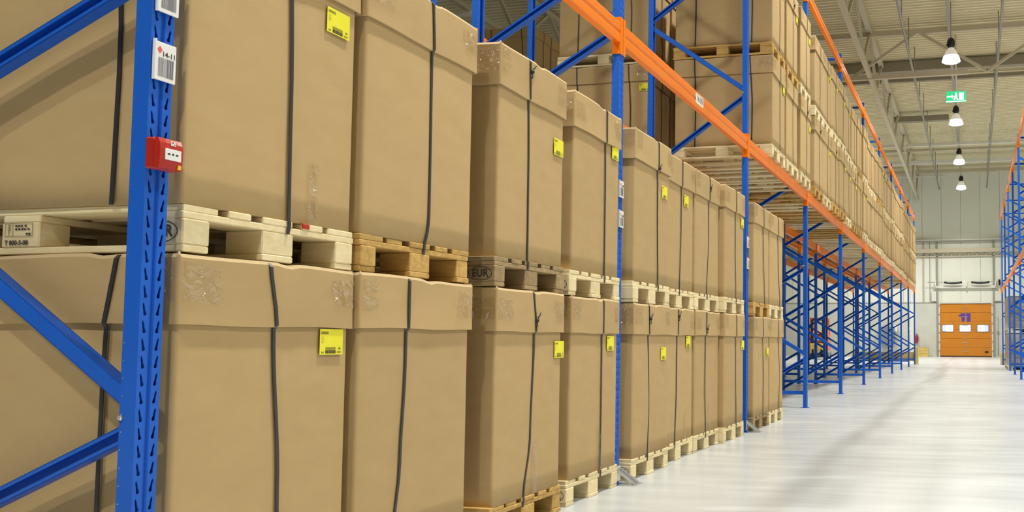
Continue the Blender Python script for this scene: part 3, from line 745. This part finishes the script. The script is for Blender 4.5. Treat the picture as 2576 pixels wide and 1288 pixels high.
for i, w in ((1, 'fourth and fifth'), (2, 'eighth and ninth')):
    t = thing('post_guard', 'silver metal foot guard at the post between %s columns' % w, 'post guard', (0, i * P + OY, 0), 'post guards')
    mb = MB()
    mb.box((.002, -.05, .020), (.010, .045, .12), 0, .002); add('back_plate', mb.mesh('back_plate', STEEL), t)
    for yy in (-.035, .028):
        mb = MB(); mb.bar((.012, yy, .10), (.125, yy + .03, .008), .03, .008); mb.bar((.012, yy + .012, .095), (.125, yy + .042, .003), .004, .02); add('strut', mb.mesh('strut', STEEL), t)
    mb = MB(); mb.box((.03, -.05, .0), (.15, .085, .006), 0, .002); add('foot_plate', mb.mesh('foot_plate', STEEL), t)

# end-of-rack guards
def guard(label, x0, x1, y, h, px):
    t = thing('rack_end_guard', label, 'guard rail', (0, y, 0), 'yellow rack end guards')
    mb = MB(); mb.box((px - .075, -.05, 0), (px + .075, .05, h), 0, .01); add('post', mb.mesh('post', GUARD), t)
    mb = MB(); mb.box((x0, .055, .12), (x1, .10, .50), 0, .01); add('rail', mb.mesh('rail', GUARD), t)
    mb = MB(); mb.box((x0 + .05, -.05, 0), (x0 + .2, .05, .5), 0, .01); add('post', mb.mesh('post', GUARD), t)
guard('yellow guard rail at the far end of the front rack', -2.6, .09, 37.35, .70, .03)
guard('yellow guard at the far end of the rack across the aisle', 3.34, 4.6, 37.70, .46, 3.40)

# wrapped goods across the aisle
WRAPM = []
for s in range(3):
    rg = random.Random(300 + s); mb = MB()
    for zz in range(4):
        for yy in range(2):
            for xx in range(3):
                mb.box((-.58 + xx * .39, -.385 + yy * .388, zz * .262), (-.58 + xx * .39 + .385, -.385 + yy * .388 + .382, zz * .262 + .258), 0, .012)
    film = MB(); film.loft([[(x * (1 + .01 * math.sin(9 * j)), y * (1 + .01 * math.cos(7 * j)), .02 + j * .128) for x, y in ((-.592, -.395), (0, -.399), (.592, -.395), (.597, 0), (.592, .395), (0, .399), (-.592, .395), (-.597, 0))] for j in range(9)])
    WRAPM.append((mb.mesh('cartons', WRAP), film.mesh('stretch_film', TAPE)))
mb = MB(); mb.box((-.6, -.4, 0), (.6, .4, .012)); TOPB = mb.mesh('top_sheet', GUARD)
mb = MB(); mb.face([(-.61, -.12, .03), (-.61, -.35, .03), (-.61, -.35, .09), (-.61, -.12, .09)]); mb.face([(-.61, .12, .03), (-.61, .0, .03), (-.61, .0, .09), (-.61, .12, .09)]); PSTAMP = mb.mesh('stamp', INK)
for k in range(4):
    yc = 30.42 + k * .86
    for lay in (0, 1):
        nm = '%s stack from the aisle mouth' % ORD[k]; w = ('bottom', 'upper')[lay]
        pl = pallet('pale pallet under %s wrapped cartons across the aisle, %s' % (w, nm), (RX + .58, yc, lay * 1.22), 'pale', False, 'pallets across the aisle', k)
        add('stamp', PSTAMP, pl)
        t = thing('wrapped_cartons', 'block of film-wrapped cartons, %s layer across the aisle, %s' % (w, nm), 'wrapped goods', (RX + .58, yc, lay * 1.22 + .144), 'wrapped goods across the aisle')
        a, f = WRAPM[(k + lay) % 3]; add('cartons', a, t); add('stretch_film', f, t)
        if lay: add('top_sheet', TOPB, t, (0, 0, 1.05))

# ------------------------------------------------------------------ end wall: sectional door and its gear
DX0, DX1, DH = .20, 3.48, 3.24
dm = MB(); n = 6; ph_ = (DH - .1) / n
for k in range(n):
    dm.box((DX0 + .10, Y1 - .05, .06 + k * ph_), (DX1 - .10, Y1 + .02, .06 + (k + 1) * ph_ - .012), 0, .006)
    for q in (1, 2): dm.box((DX0 + .10, Y1 - .054, .06 + k * ph_ + q * ph_ / 3 - .006), (DX1 - .10, Y1 - .045, .06 + k * ph_ + q * ph_ / 3 + .006), 0)
door = struct('door_1', dm.mesh('door_1', DOOR_OR))
for x0, x1, s_ in ((.43, 1.13, -1), (1.46, 2.16, 0), (2.50, 3.20, 1)):
    mb = MB()
    for a in ((x0, x1, 1.50, 1.535), (x0, x1, 1.905, 1.94), (x0, x0 + .035, 1.50, 1.94), (x1 - .035, x1, 1.50, 1.94)): mb.box((a[0], Y1 - .075, a[2]), (a[1], Y1 - .048, a[3]), 0, .004)
    fr = add('window_frame', mb.mesh('window_frame', GREYBOX), door)
    mb = MB(); a, b = x0 + .035, x1 - .035; cut = .20
    g0, g1 = (a + cut, b) if s_ < 0 else (a, b - cut) if s_ > 0 else (a, b)
    mb.face([(g0, Y1 - .058, 1.535), (g1, Y1 - .058, 1.535), (g1, Y1 - .058, 1.905), (g0, Y1 - .058, 1.905)], 0)
    if s_: c0, c1 = (a, g0) if s_ < 0 else (g1, b); mb.face([(c0, Y1 - .058, 1.535), (c1, Y1 - .058, 1.535), (c1, Y1 - .058, 1.905), (c0, Y1 - .058, 1.905)], 1)
    add('pane', mb.mesh('pane', [WINDOW_GLOW, WINDOW_BLUE]), fr)
mb = MB()
for x0, x1, xf in ((1.60, 1.81, 1.43), (1.91, 2.13, 1.83)):
    mb.box((x0, Y1 - .059, 2.12), (x1, Y1 - .055, 2.63)); mb.box((xf, Y1 - .0592, 2.44), (x0, Y1 - .0552, 2.54)); mb.box((x0 - .06, Y1 - .0592, 2.54), (x0, Y1 - .0552, 2.60))
o = add('number', mb.mesh('number', PURPLE), door); o['label'] = 'purple number 11'
mb = MB()
for k in range(n): mb.box((1.62, Y1 - .066, .06 + (k + .5) * ph_ - .015), (1.98, Y1 - .05, .06 + (k + .5) * ph_ + .015), 0, .004); mb.box((1.70, Y1 - .066, .05 + (k + 1) * ph_ - .012), (1.92, Y1 - .05, .05 + (k + 1) * ph_ + .012), 0, .004)
add('glint_bars', mb.mesh('glint_bars', STEEL), door)  # bright bars standing in for lamp glints on the door ribs
mb = MB(); mb.disc((3.05, Y1 - .056, .30), (0, -1, 0), .12, 14, 0, .06); add('handle', mb.mesh('handle', BLACK), door)
mb = MB(); mb.box((DX0 + .08, Y1 - .07, .0), (DX1 - .08, Y1 + .02, .055), 0); add('bottom_seal', mb.mesh('bottom_seal', RUBBER), door)
for x in (DX0 - .02, DX1 + .02):
    mb = MB(); s_ = 1 if x < 1 else -1
    mb.box((x - .05, Y1 - .12, 0), (x + .05, Y1 - .05, 7.05), 0); o = add('track', mb.mesh('track', PIPE), door); o['label'] = 'grey vertical door track'
    mb = MB(); mb.box((x + s_ * .06, Y1 - .09, 0), (x + s_ * .14, Y1 - .05, DH), 0)
    for k in range(6): mb.box((x + s_ * .03, Y1 - .13, .35 + k * .55), (x + s_ * .16, Y1 - .09, .39 + k * .55), 1)
    add('jamb', mb.mesh('jamb', [WPIPE, PIPE]), door)
mb = MB(); mb.box((DX0 + .05, Y1 - .1, DH - .02), (DX1 - .05, Y1 - .02, DH + .05), 0); add('lintel', mb.mesh('lintel', WPIPE), door)
mb = MB(); mb.box((DX0 - .25, Y1 - .16, 4.14), (DX1 + .25, Y1 - .05, 4.30), 0, .01); add('header_rail', mb.mesh('header_rail', WPIPE), door)
mb = MB(); mb.tube([(DX0 - .6, Y1 - .28, 4.50), (DX1 + .5, Y1 - .28, 4.50)], .018, 8); add('spring_shaft', mb.mesh('spring_shaft', STEEL), door)
for x0, x1 in ((.60, 1.65), (2.20, 3.25)):
    mb = MB(); mb.tube([(x0 + (x1 - x0) * k / 8, Y1 - .28, 4.49 - .06 * math.sin(PI * k / 8)) for k in range(9)], .065, 10); add('torsion_spring', mb.mesh('torsion_spring', BLACK), door)
for x in (DX0 - .12, 1.92, DX1 + .12):
    mb = MB(); mb.box((x - .04, Y1 - .32, 4.25), (x + .04, Y1 - .02, 4.58), 0); add('shaft_bracket', mb.mesh('shaft_bracket', WPIPE), door)
for x0, x1 in ((-.16, .12), (DX1 + .08, DX1 + .45)):
    mb = MB(); mb.box((x0, Y1 - .15, 3.35), (x1, Y1 - .005, 3.95), 0, .01); add('side_plate', mb.mesh('side_plate', WPIPE), door)
mb = MB(); mb.box((3.78, Y1 - .3, 4.30), (3.88, Y1 - .02, 4.64), 0, .01); add('door_motor', mb.mesh('door_motor', BLACK), door)
def trim(n, lo, hi, mt):
    mb = MB(); mb.box(lo, hi, 0, .01); struct('trim_%d' % n, mb.mesh('trim', mt))
trim(1, (-6, Y1 - .25, 6.98), (8, Y1 - .1, 7.04), PIPE); trim(9, (-6, Y1 - .26, 7.045), (8, Y1 - .1, 7.10), WPIPE)
trim(2, (-6, Y1 - .28, 6.30), (8, Y1 - .02, 6.55), TRUSS)
trim(3, (-6, Y1 - .12, 6.05), (8, Y1 - .02, 6.12), TRUSS)
mb = MB()
for k in range(28): mb.box((-6 + k * .5, Y1 - .14, 6.14), (-5.9 + k * .5, Y1 - .03, 6.28))
struct('trim_4', mb.mesh('trim', TRUSS))
for k, x in enumerate((-.62, -.25)):
    mb = MB(); mb.tube([(x, Y1 - .06, 3.3), (x, Y1 - .06, 7.0)], .015, 6); struct('trim_%d' % (5 + k), mb.mesh('trim', PIPE))
trim(7, (-1.45, Y1 - .06, 0), (-1.25, Y1 - .001, ZC), PANEL)
mb = MB(); mb.tube([(3.72, Y1 - .07, 0.1), (3.73, Y1 - .07, 2.4)], .02, 6); mb.box((3.66, Y1 - .12, 1.4), (3.78, Y1 - .04, 1.55)); struct('trim_8', mb.mesh('trim', PIPE))

t = thing('fire_extinguisher', 'red fire extinguisher hanging on the far wall beside the orange door', 'fire extinguisher', (-1.07, Y1 - .13, .82))
mb = MB(); mb.lathe([(0, 0), (.075, .0), (.08, .02), (.08, .40), (.055, .47), (.025, .49), (0, .49)], (0, 0, 0), 14); add('cylinder', mb.mesh('cylinder', RED), t)
mb = MB(); mb.box((-.02, -.03, .49), (.02, .06, .54)); mb.bar((0, .0, .54), (0, -.12, .58), .02, .015); add('valve', mb.mesh('valve', BLACK), t)
mb = MB(); mb.tube([(.02, 0, .51), (.09, -.02, .45), (.10, -.02, .25), (.09, -.02, .12)], .012, 6); add('hose', mb.mesh('hose', RUBBER), t)
mb = MB(); mb.box((-1.62, Y1 - .055, 1.30), (-1.46, Y1 - .05, 1.78)); o = tag(add('fire_sign', mb.mesh('fire_sign', WHITE)), 'small white sign with red mark on the far wall near the extinguisher', 'sign')
mb = MB(); mb.box((-1.58, Y1 - .058, 1.40), (-1.50, Y1 - .055, 1.62)); add('red_mark', mb.mesh('red_mark', RED), o)
t = thing('wooden_crate', 'pale wooden crate on the floor against the far wall', 'crate', (-.68, 56.35, 0))
for k in range(3):
    mb = MB(); mb.box((-.32, -.35, .04 + k * .17), (.32, -.33, .19 + k * .17)); mb.box((-.32, .33, .04 + k * .17), (.32, .35, .19 + k * .17)); mb.box((-.32, -.33, .04 + k * .17), (-.30, .33, .19 + k * .17)); mb.box((.30, -.33, .04 + k * .17), (.32, .33, .19 + k * .17)); add('side_board', mb.mesh('side_board', GUARD), t)
mb = MB(); mb.box((-.33, -.36, .54), (.33, .36, .565)); add('lid', mb.mesh('lid', GUARD), t)
mb = MB(); mb.box((-.32, -.35, 0), (.32, -.25, .04)); mb.box((-.32, .25, 0), (.32, .35, .04)); add('skid', mb.mesh('skid', GUARD), t)
t = thing('control_cabinet', 'grey metal cabinet on the far wall, seen through the empty rack bays', 'cabinet', (-2.80, Y1 - .26, .76))
mb = MB(); mb.box((-.42, -.2, 0), (.42, .2, 1.05), 0, .01); add('body', mb.mesh('body', GREYBOX), t)
mb = MB(); mb.box((-.39, -.215, .03), (.39, -.2, 1.02), 0, .005); dd = add('door', mb.mesh('door', GREYBOX), t)
mb = MB(); mb.box((.30, -.235, .45), (.33, -.215, .6)); add('handle', mb.mesh('handle', BLACK), dd)
mb = MB(); mb.box((.40, -.1, .75), (.58, .1, 1.15), 0, .01); add('side_unit', mb.mesh('side_unit', WHITE), t)

# reach truck parked beyond the racks
t = thing('reach_truck', 'orange reach truck parked behind the empty rack bays', 'forklift', (-5.38, 46.3, 0))
mb = MB(); mb.box((-.50, -.5, .12), (.50, .9, .42), 0, .04); add('chassis', mb.mesh('chassis', GREYBOX), t)
mb = MB(); mb.loft([[(-.46, y, .42), (.46, y, .42), (.46, y, z), (.36, y, z + .12), (-.36, y, z + .12), (-.46, y, z)] for y, z in ((-.42, 1.15), (.1, 1.3), (.85, 1.05))], 0, cap=True); add('body', mb.mesh('body', TRUCK_OR), t)
mb = MB()
for x in (-.42, .42):
    for y in (-.4, .75): mb.bar((x, y, 1.2), (x * .9, y * .9, 2.05), .06, .06)
for k in range(6): mb.box((-.42 + k * .155, -.42, 2.04), (-.38 + k * .155, .75, 2.09))
mb.box((-.42, -.42, 2.03), (.42, -.36, 2.10)); mb.box((-.42, .68, 2.03), (.42, .75, 2.10)); add('overhead_guard', mb.mesh('overhead_guard', TRUCK_OR), t)
mb = MB()
for x in (-.28, .28): mb.box((x - .05, -.62, .1), (x + .05, -.5, 2.0))
for z in (.5, 1.2, 1.95): mb.box((-.28, -.60, z), (.28, -.53, z + .08))
add('mast', mb.mesh('mast', BLACK), t)
mb = MB(); mb.box((-.36, -.72, .30), (.36, -.64, .80), 0, .01)
for z in (.36, .48, .60, .72): mb.box((-.34, -.745, z), (.34, -.72, z + .05))
add('carriage', mb.mesh('carriage', GUARD), t)
for x in (-.22, .22):
    mb = MB(); mb.box((x - .05, -1.7, .10), (x + .05, -.72, .14)); mb.box((x - .05, -.76, .10), (x + .05, -.72, .5)); add('fork', mb.mesh('fork', BLACK), t)
for x, y in ((-.44, -.35), (.44, -.35), (-.44, .6), (.44, .6)):
    mb = MB(); mb.tube([(x - .07, y, .16), (x + .07, y, .16)], .16, 16); add('wheel', mb.mesh('wheel', RUBBER), t)
mb = MB(); mb.box((-.2, -.48, .95), (.2, -.43, 1.1)); mb.box((-.3, -.46, 1.45), (.1, -.42, 1.5)); add('display', mb.mesh('display', WHITE), t)

# ------------------------------------------------------------------ roof steel and services
def roof_truss(label, pts_fn, n, zb, zt, a0, a1, group=None, half=None):
    t = thing('roof_truss', label, 'roof truss', (0, 0, 0), group)
    mb = MB(); mb.bar(pts_fn(a0, zt), pts_fn(a1, zt), .16, .16); add('top_chord', mb.mesh('top_chord', TRUSS), t)
    mb = MB(); mb.bar(pts_fn(a0, zb), pts_fn(half if half else a1, zb), .14, .14); add('bottom_chord', mb.mesh('bottom_chord', TRUSS), t)
    st = (a1 - a0) / n
    for k in range(n):
        mb = MB(); x = a0 + k * st; mb.bar(pts_fn(x, zt), pts_fn(x + st / 2, zb), .09, .09); add('diagonal', mb.mesh('diagonal', TRUSS), t)
        mb = MB(); mb.bar(pts_fn(x + st / 2, zb), pts_fn(x + st, zt), .09, .09); add('diagonal', mb.mesh('diagonal', TRUSS), t)
    return t
roof_truss('beige lattice roof truss running along the hall over the rack', lambda a, z: (-.95, a, z), 13, 9.65, 11.15, 5.0, 57.0)
roof_truss('beige lattice roof truss over the third rack, beyond the next aisle', lambda a, z: (-10.6, a, z), 13, 9.65, 11.15, 5.0, 57.0)
roof_truss('beige lattice roof truss crossing the aisle above the nearest lamp', lambda a, z: (a, 29.0, z), 5, 9.62, 11.05, -12.6, 9.4, half=2.2)
def cross_beam(label, y, z, w, h, mt, x0=-12.8, x1=12.8):
    mb = MB(); mb.box((x0, y - w / 2, z - h / 2), (x1, y + w / 2, z + h / 2), 0, .01)
    return tag(add('roof_beam', mb.mesh('roof_beam', mt)), label, 'roof beam', 'beams across the roof')
cross_beam('dark roof beam across the hall behind the nearest lamp', 33.2, 11.10, .34, .36, BEAMDK)
cross_beam('thin dark roof beam just beyond the nearest lamp', 35.2, 11.15, .18, .14, BEAMDK)
cross_beam('dark short roof beam beside the second lamp', 41.3, 11.0, .3, .25, BEAMDK, -1.2, 1.3)
cross_beam('pale double roof beam beyond the second lamp', 46.0, 10.75, .14, .14, WPIPE)
cross_beam('pale roof beam just above the third lamp', 48.6, 11.0, .2, .14, TRUSS)
cross_beam('white roof beam behind the third lamp', 51.5, 10.9, .2, .20, WPIPE)
cross_beam('lowest pale roof beam in front of the far wall', 55.2, 11.0, .2, .2, TRUSS)
cross_beam('roof beam over the near shelf boxes', 20.5, 11.15, .2, .2, TRUSS)
cross_beam('roof beam seen over the third rack', 12.5, 11.15, .2, .2, TRUSS)
cross_beam('short pale rail near the far wall top, by the rack end', 56.4, 10.95, .12, .10, WPIPE, -3, .6)
def pipe_run(label, x, z, r=.04):
    t = thing('sprinkler_pipe', label, 'pipe', (x, 0, z), 'sprinkler pipes under the roof')
    mb = MB(); mb.tube([(0, -10, 0), (0, 56.8, 0)], r, 8); add('pipe', mb.mesh('pipe', PIPE), t)
    for k in range(16):
        mb = MB(); mb.tube([(0, 6 + k * 3.2, .02), (0, 6 + k * 3.2, ZC - z)], .018, 5); add('hanger', mb.mesh('hanger', PIPE), t)
pipe_run('grey sprinkler pipe between the truss and the lamp row', .35, 10.2)
pipe_run('grey sprinkler pipe over the rack across the aisle', 3.15, 10.2)
pipe_run('grey sprinkler pipe over the next aisle', -4.8, 10.2)
mb = MB(); mb.tube([(-12.4, 20, 9.39), (-10.45, 20, 9.49)], .06, 10)
tag(add('ceiling_pipe', mb.mesh('ceiling_pipe', WPIPE)), 'short white pipe seen between the two nearest rear posts', 'pipe')

# ------------------------------------------------------------------ lamps
def lamp_meshes():
    mb = MB(); mb.lathe([(0, .33), (.05, .32), (.10, .27), (.125, .18), (.12, .08), (.08, .0), (0, .0)], (0, 0, .42), 18); mb.box((-.14, -.02, .50), (-.11, .02, .56)); a = mb.mesh('ballast_housing', BLACK)
    mb = MB(); mb.lathe([(.07, .44), (.10, .40), (.17, .30), (.235, .17), (.275, .04), (.285, 0.0), (.275, 0.0), (.262, .04), (.222, .17), (.16, .29), (.06, .40)], (0, 0, 0), 24); b = mb.mesh('reflector', [DOME, DOME_LIT])
    for p_ in b.polygons: p_.material_index = 1 if p_.center.z < .2 else 0
    mb = MB(); mb.lathe([(0, .07), (.12, .065), (.22, .05), (.262, .03), (.22, -.03), (.10, -.055), (0, -.06)], (0, 0, 0), 20); c = mb.mesh('bulb', LAMP_GLOW)
    mb = MB(); mb.tube([(0, 0, .74), (0, 0, ZC - .44 - LAMP_Z)], .014, 6); d = mb.mesh('hanger', PIPE)
    mb = MB(); mb.tube([(0, 0, .74), (0, 0, ZC + .14 - LAMP_Z)], .014, 6); e = mb.mesh('hanger', PIPE)
    return a, b, c, d, e
LA, LB, LC, LD, LE = lamp_meshes()
def lamp(label, x, y, z=LAMP_Z, visible=True):
    t = thing('pendant_lamp', label, 'lamp', (x, y, z), 'pendant lamps of the hall')
    add('ballast_housing', LA, t); add('reflector', LB, t); add('bulb', LC, t); add('hanger', LE, t)
    li = bpy.data.lights.new('lamp_light', 'AREA'); li.shape = 'DISK'; li.size = .46; li.energy = LAMP_W; li.color = LAMP_RGB; li.spread = math.radians(LAMP_SPREAD)
    o = bpy.data.objects.new('lamp_light', li); COL.objects.link(o); o.location = (0, 0, -.07); o.parent = t
YS = [-6.7, 1.8, 10.3, 18.8, 27.3, 36.0, 44.6, 52.5]
for y in YS:
    w = {27.3: 'bright pendant lamp over the aisle, largest and nearest in view', 36.0: 'pendant lamp over the aisle just below the green exit sign',
         44.6: 'third pendant lamp along the aisle', 52.5: 'farthest and smallest pendant lamp, in front of the far wall'}.get(y, 'pendant lamp over the main aisle')
    lamp(w, 1.70, y)
    if not 5 < y < 30: lamp('pendant lamp over the next aisle', -4.4, y)
    if -1 < y < 45: lamp('unseen pendant lamp added for side light, over the far side aisle', 7.8, y)  # unseen side row, added to brighten the aisle faces of the boxes
t = thing('lamp_trunking', 'grey conduit running along the roof above the row of lamps', 'conduit', (1.62, 0, ZC - .40))
mb = MB(); mb.box((-.05, -16, -.04), (.05, 54, .04), 0, .005); add('conduit', mb.mesh('conduit', PIPE), t)
for k in range(14):
    mb = MB(); mb.tube([(0, -12 + k * 4.8, .03), (0, -12 + k * 4.8, .4)], .012, 5); add('hanger', mb.mesh('hanger', PIPE), t)

t = thing('exit_sign', 'lit green exit sign hanging between the first and second lamps', 'exit sign', (1.79, 30.5, 9.21))
mb = MB(); mb.box((-.33, -.05, -.18), (.33, .05, .18), 0, .01); add('housing', mb.mesh('housing', GREEN_LIT), t)
mb = MB(); y = -.052
def rq(x0, z0, x1, z1): mb.face([(x0, y, z0), (x1, y, z0), (x1, y, z1), (x0, y, z1)])
rq(.10, -.12, .25, .12); rq(-.30, -.02, -.14, .02); mb.face([(-.14, y, -.06), (-.08, y, 0), (-.14, y, .06)])
mb.disc((-.0, y, .10), (0, -1, 0), .03, 10); mb.face([(-.05, y, -.02), (.03, y, -.03), (.04, y, .06), (-.03, y, .06)]); mb.face([(-.05, y, -.02), (.03, y, -.03), (.07, y, -.12), (.03, y, -.12), (0, y, -.06), (-.06, y, -.12), (-.09, y, -.10)])
rq(-.33, -.178, .33, -.155)
add('pictogram', mb.mesh('pictogram', WHITE_LIT), t)
mb = MB(); mb.tube([(0, 0, .18), (0, 0, ZC - 9.21)], .03, 8); add('hanger', mb.mesh('hanger', WPIPE), t)
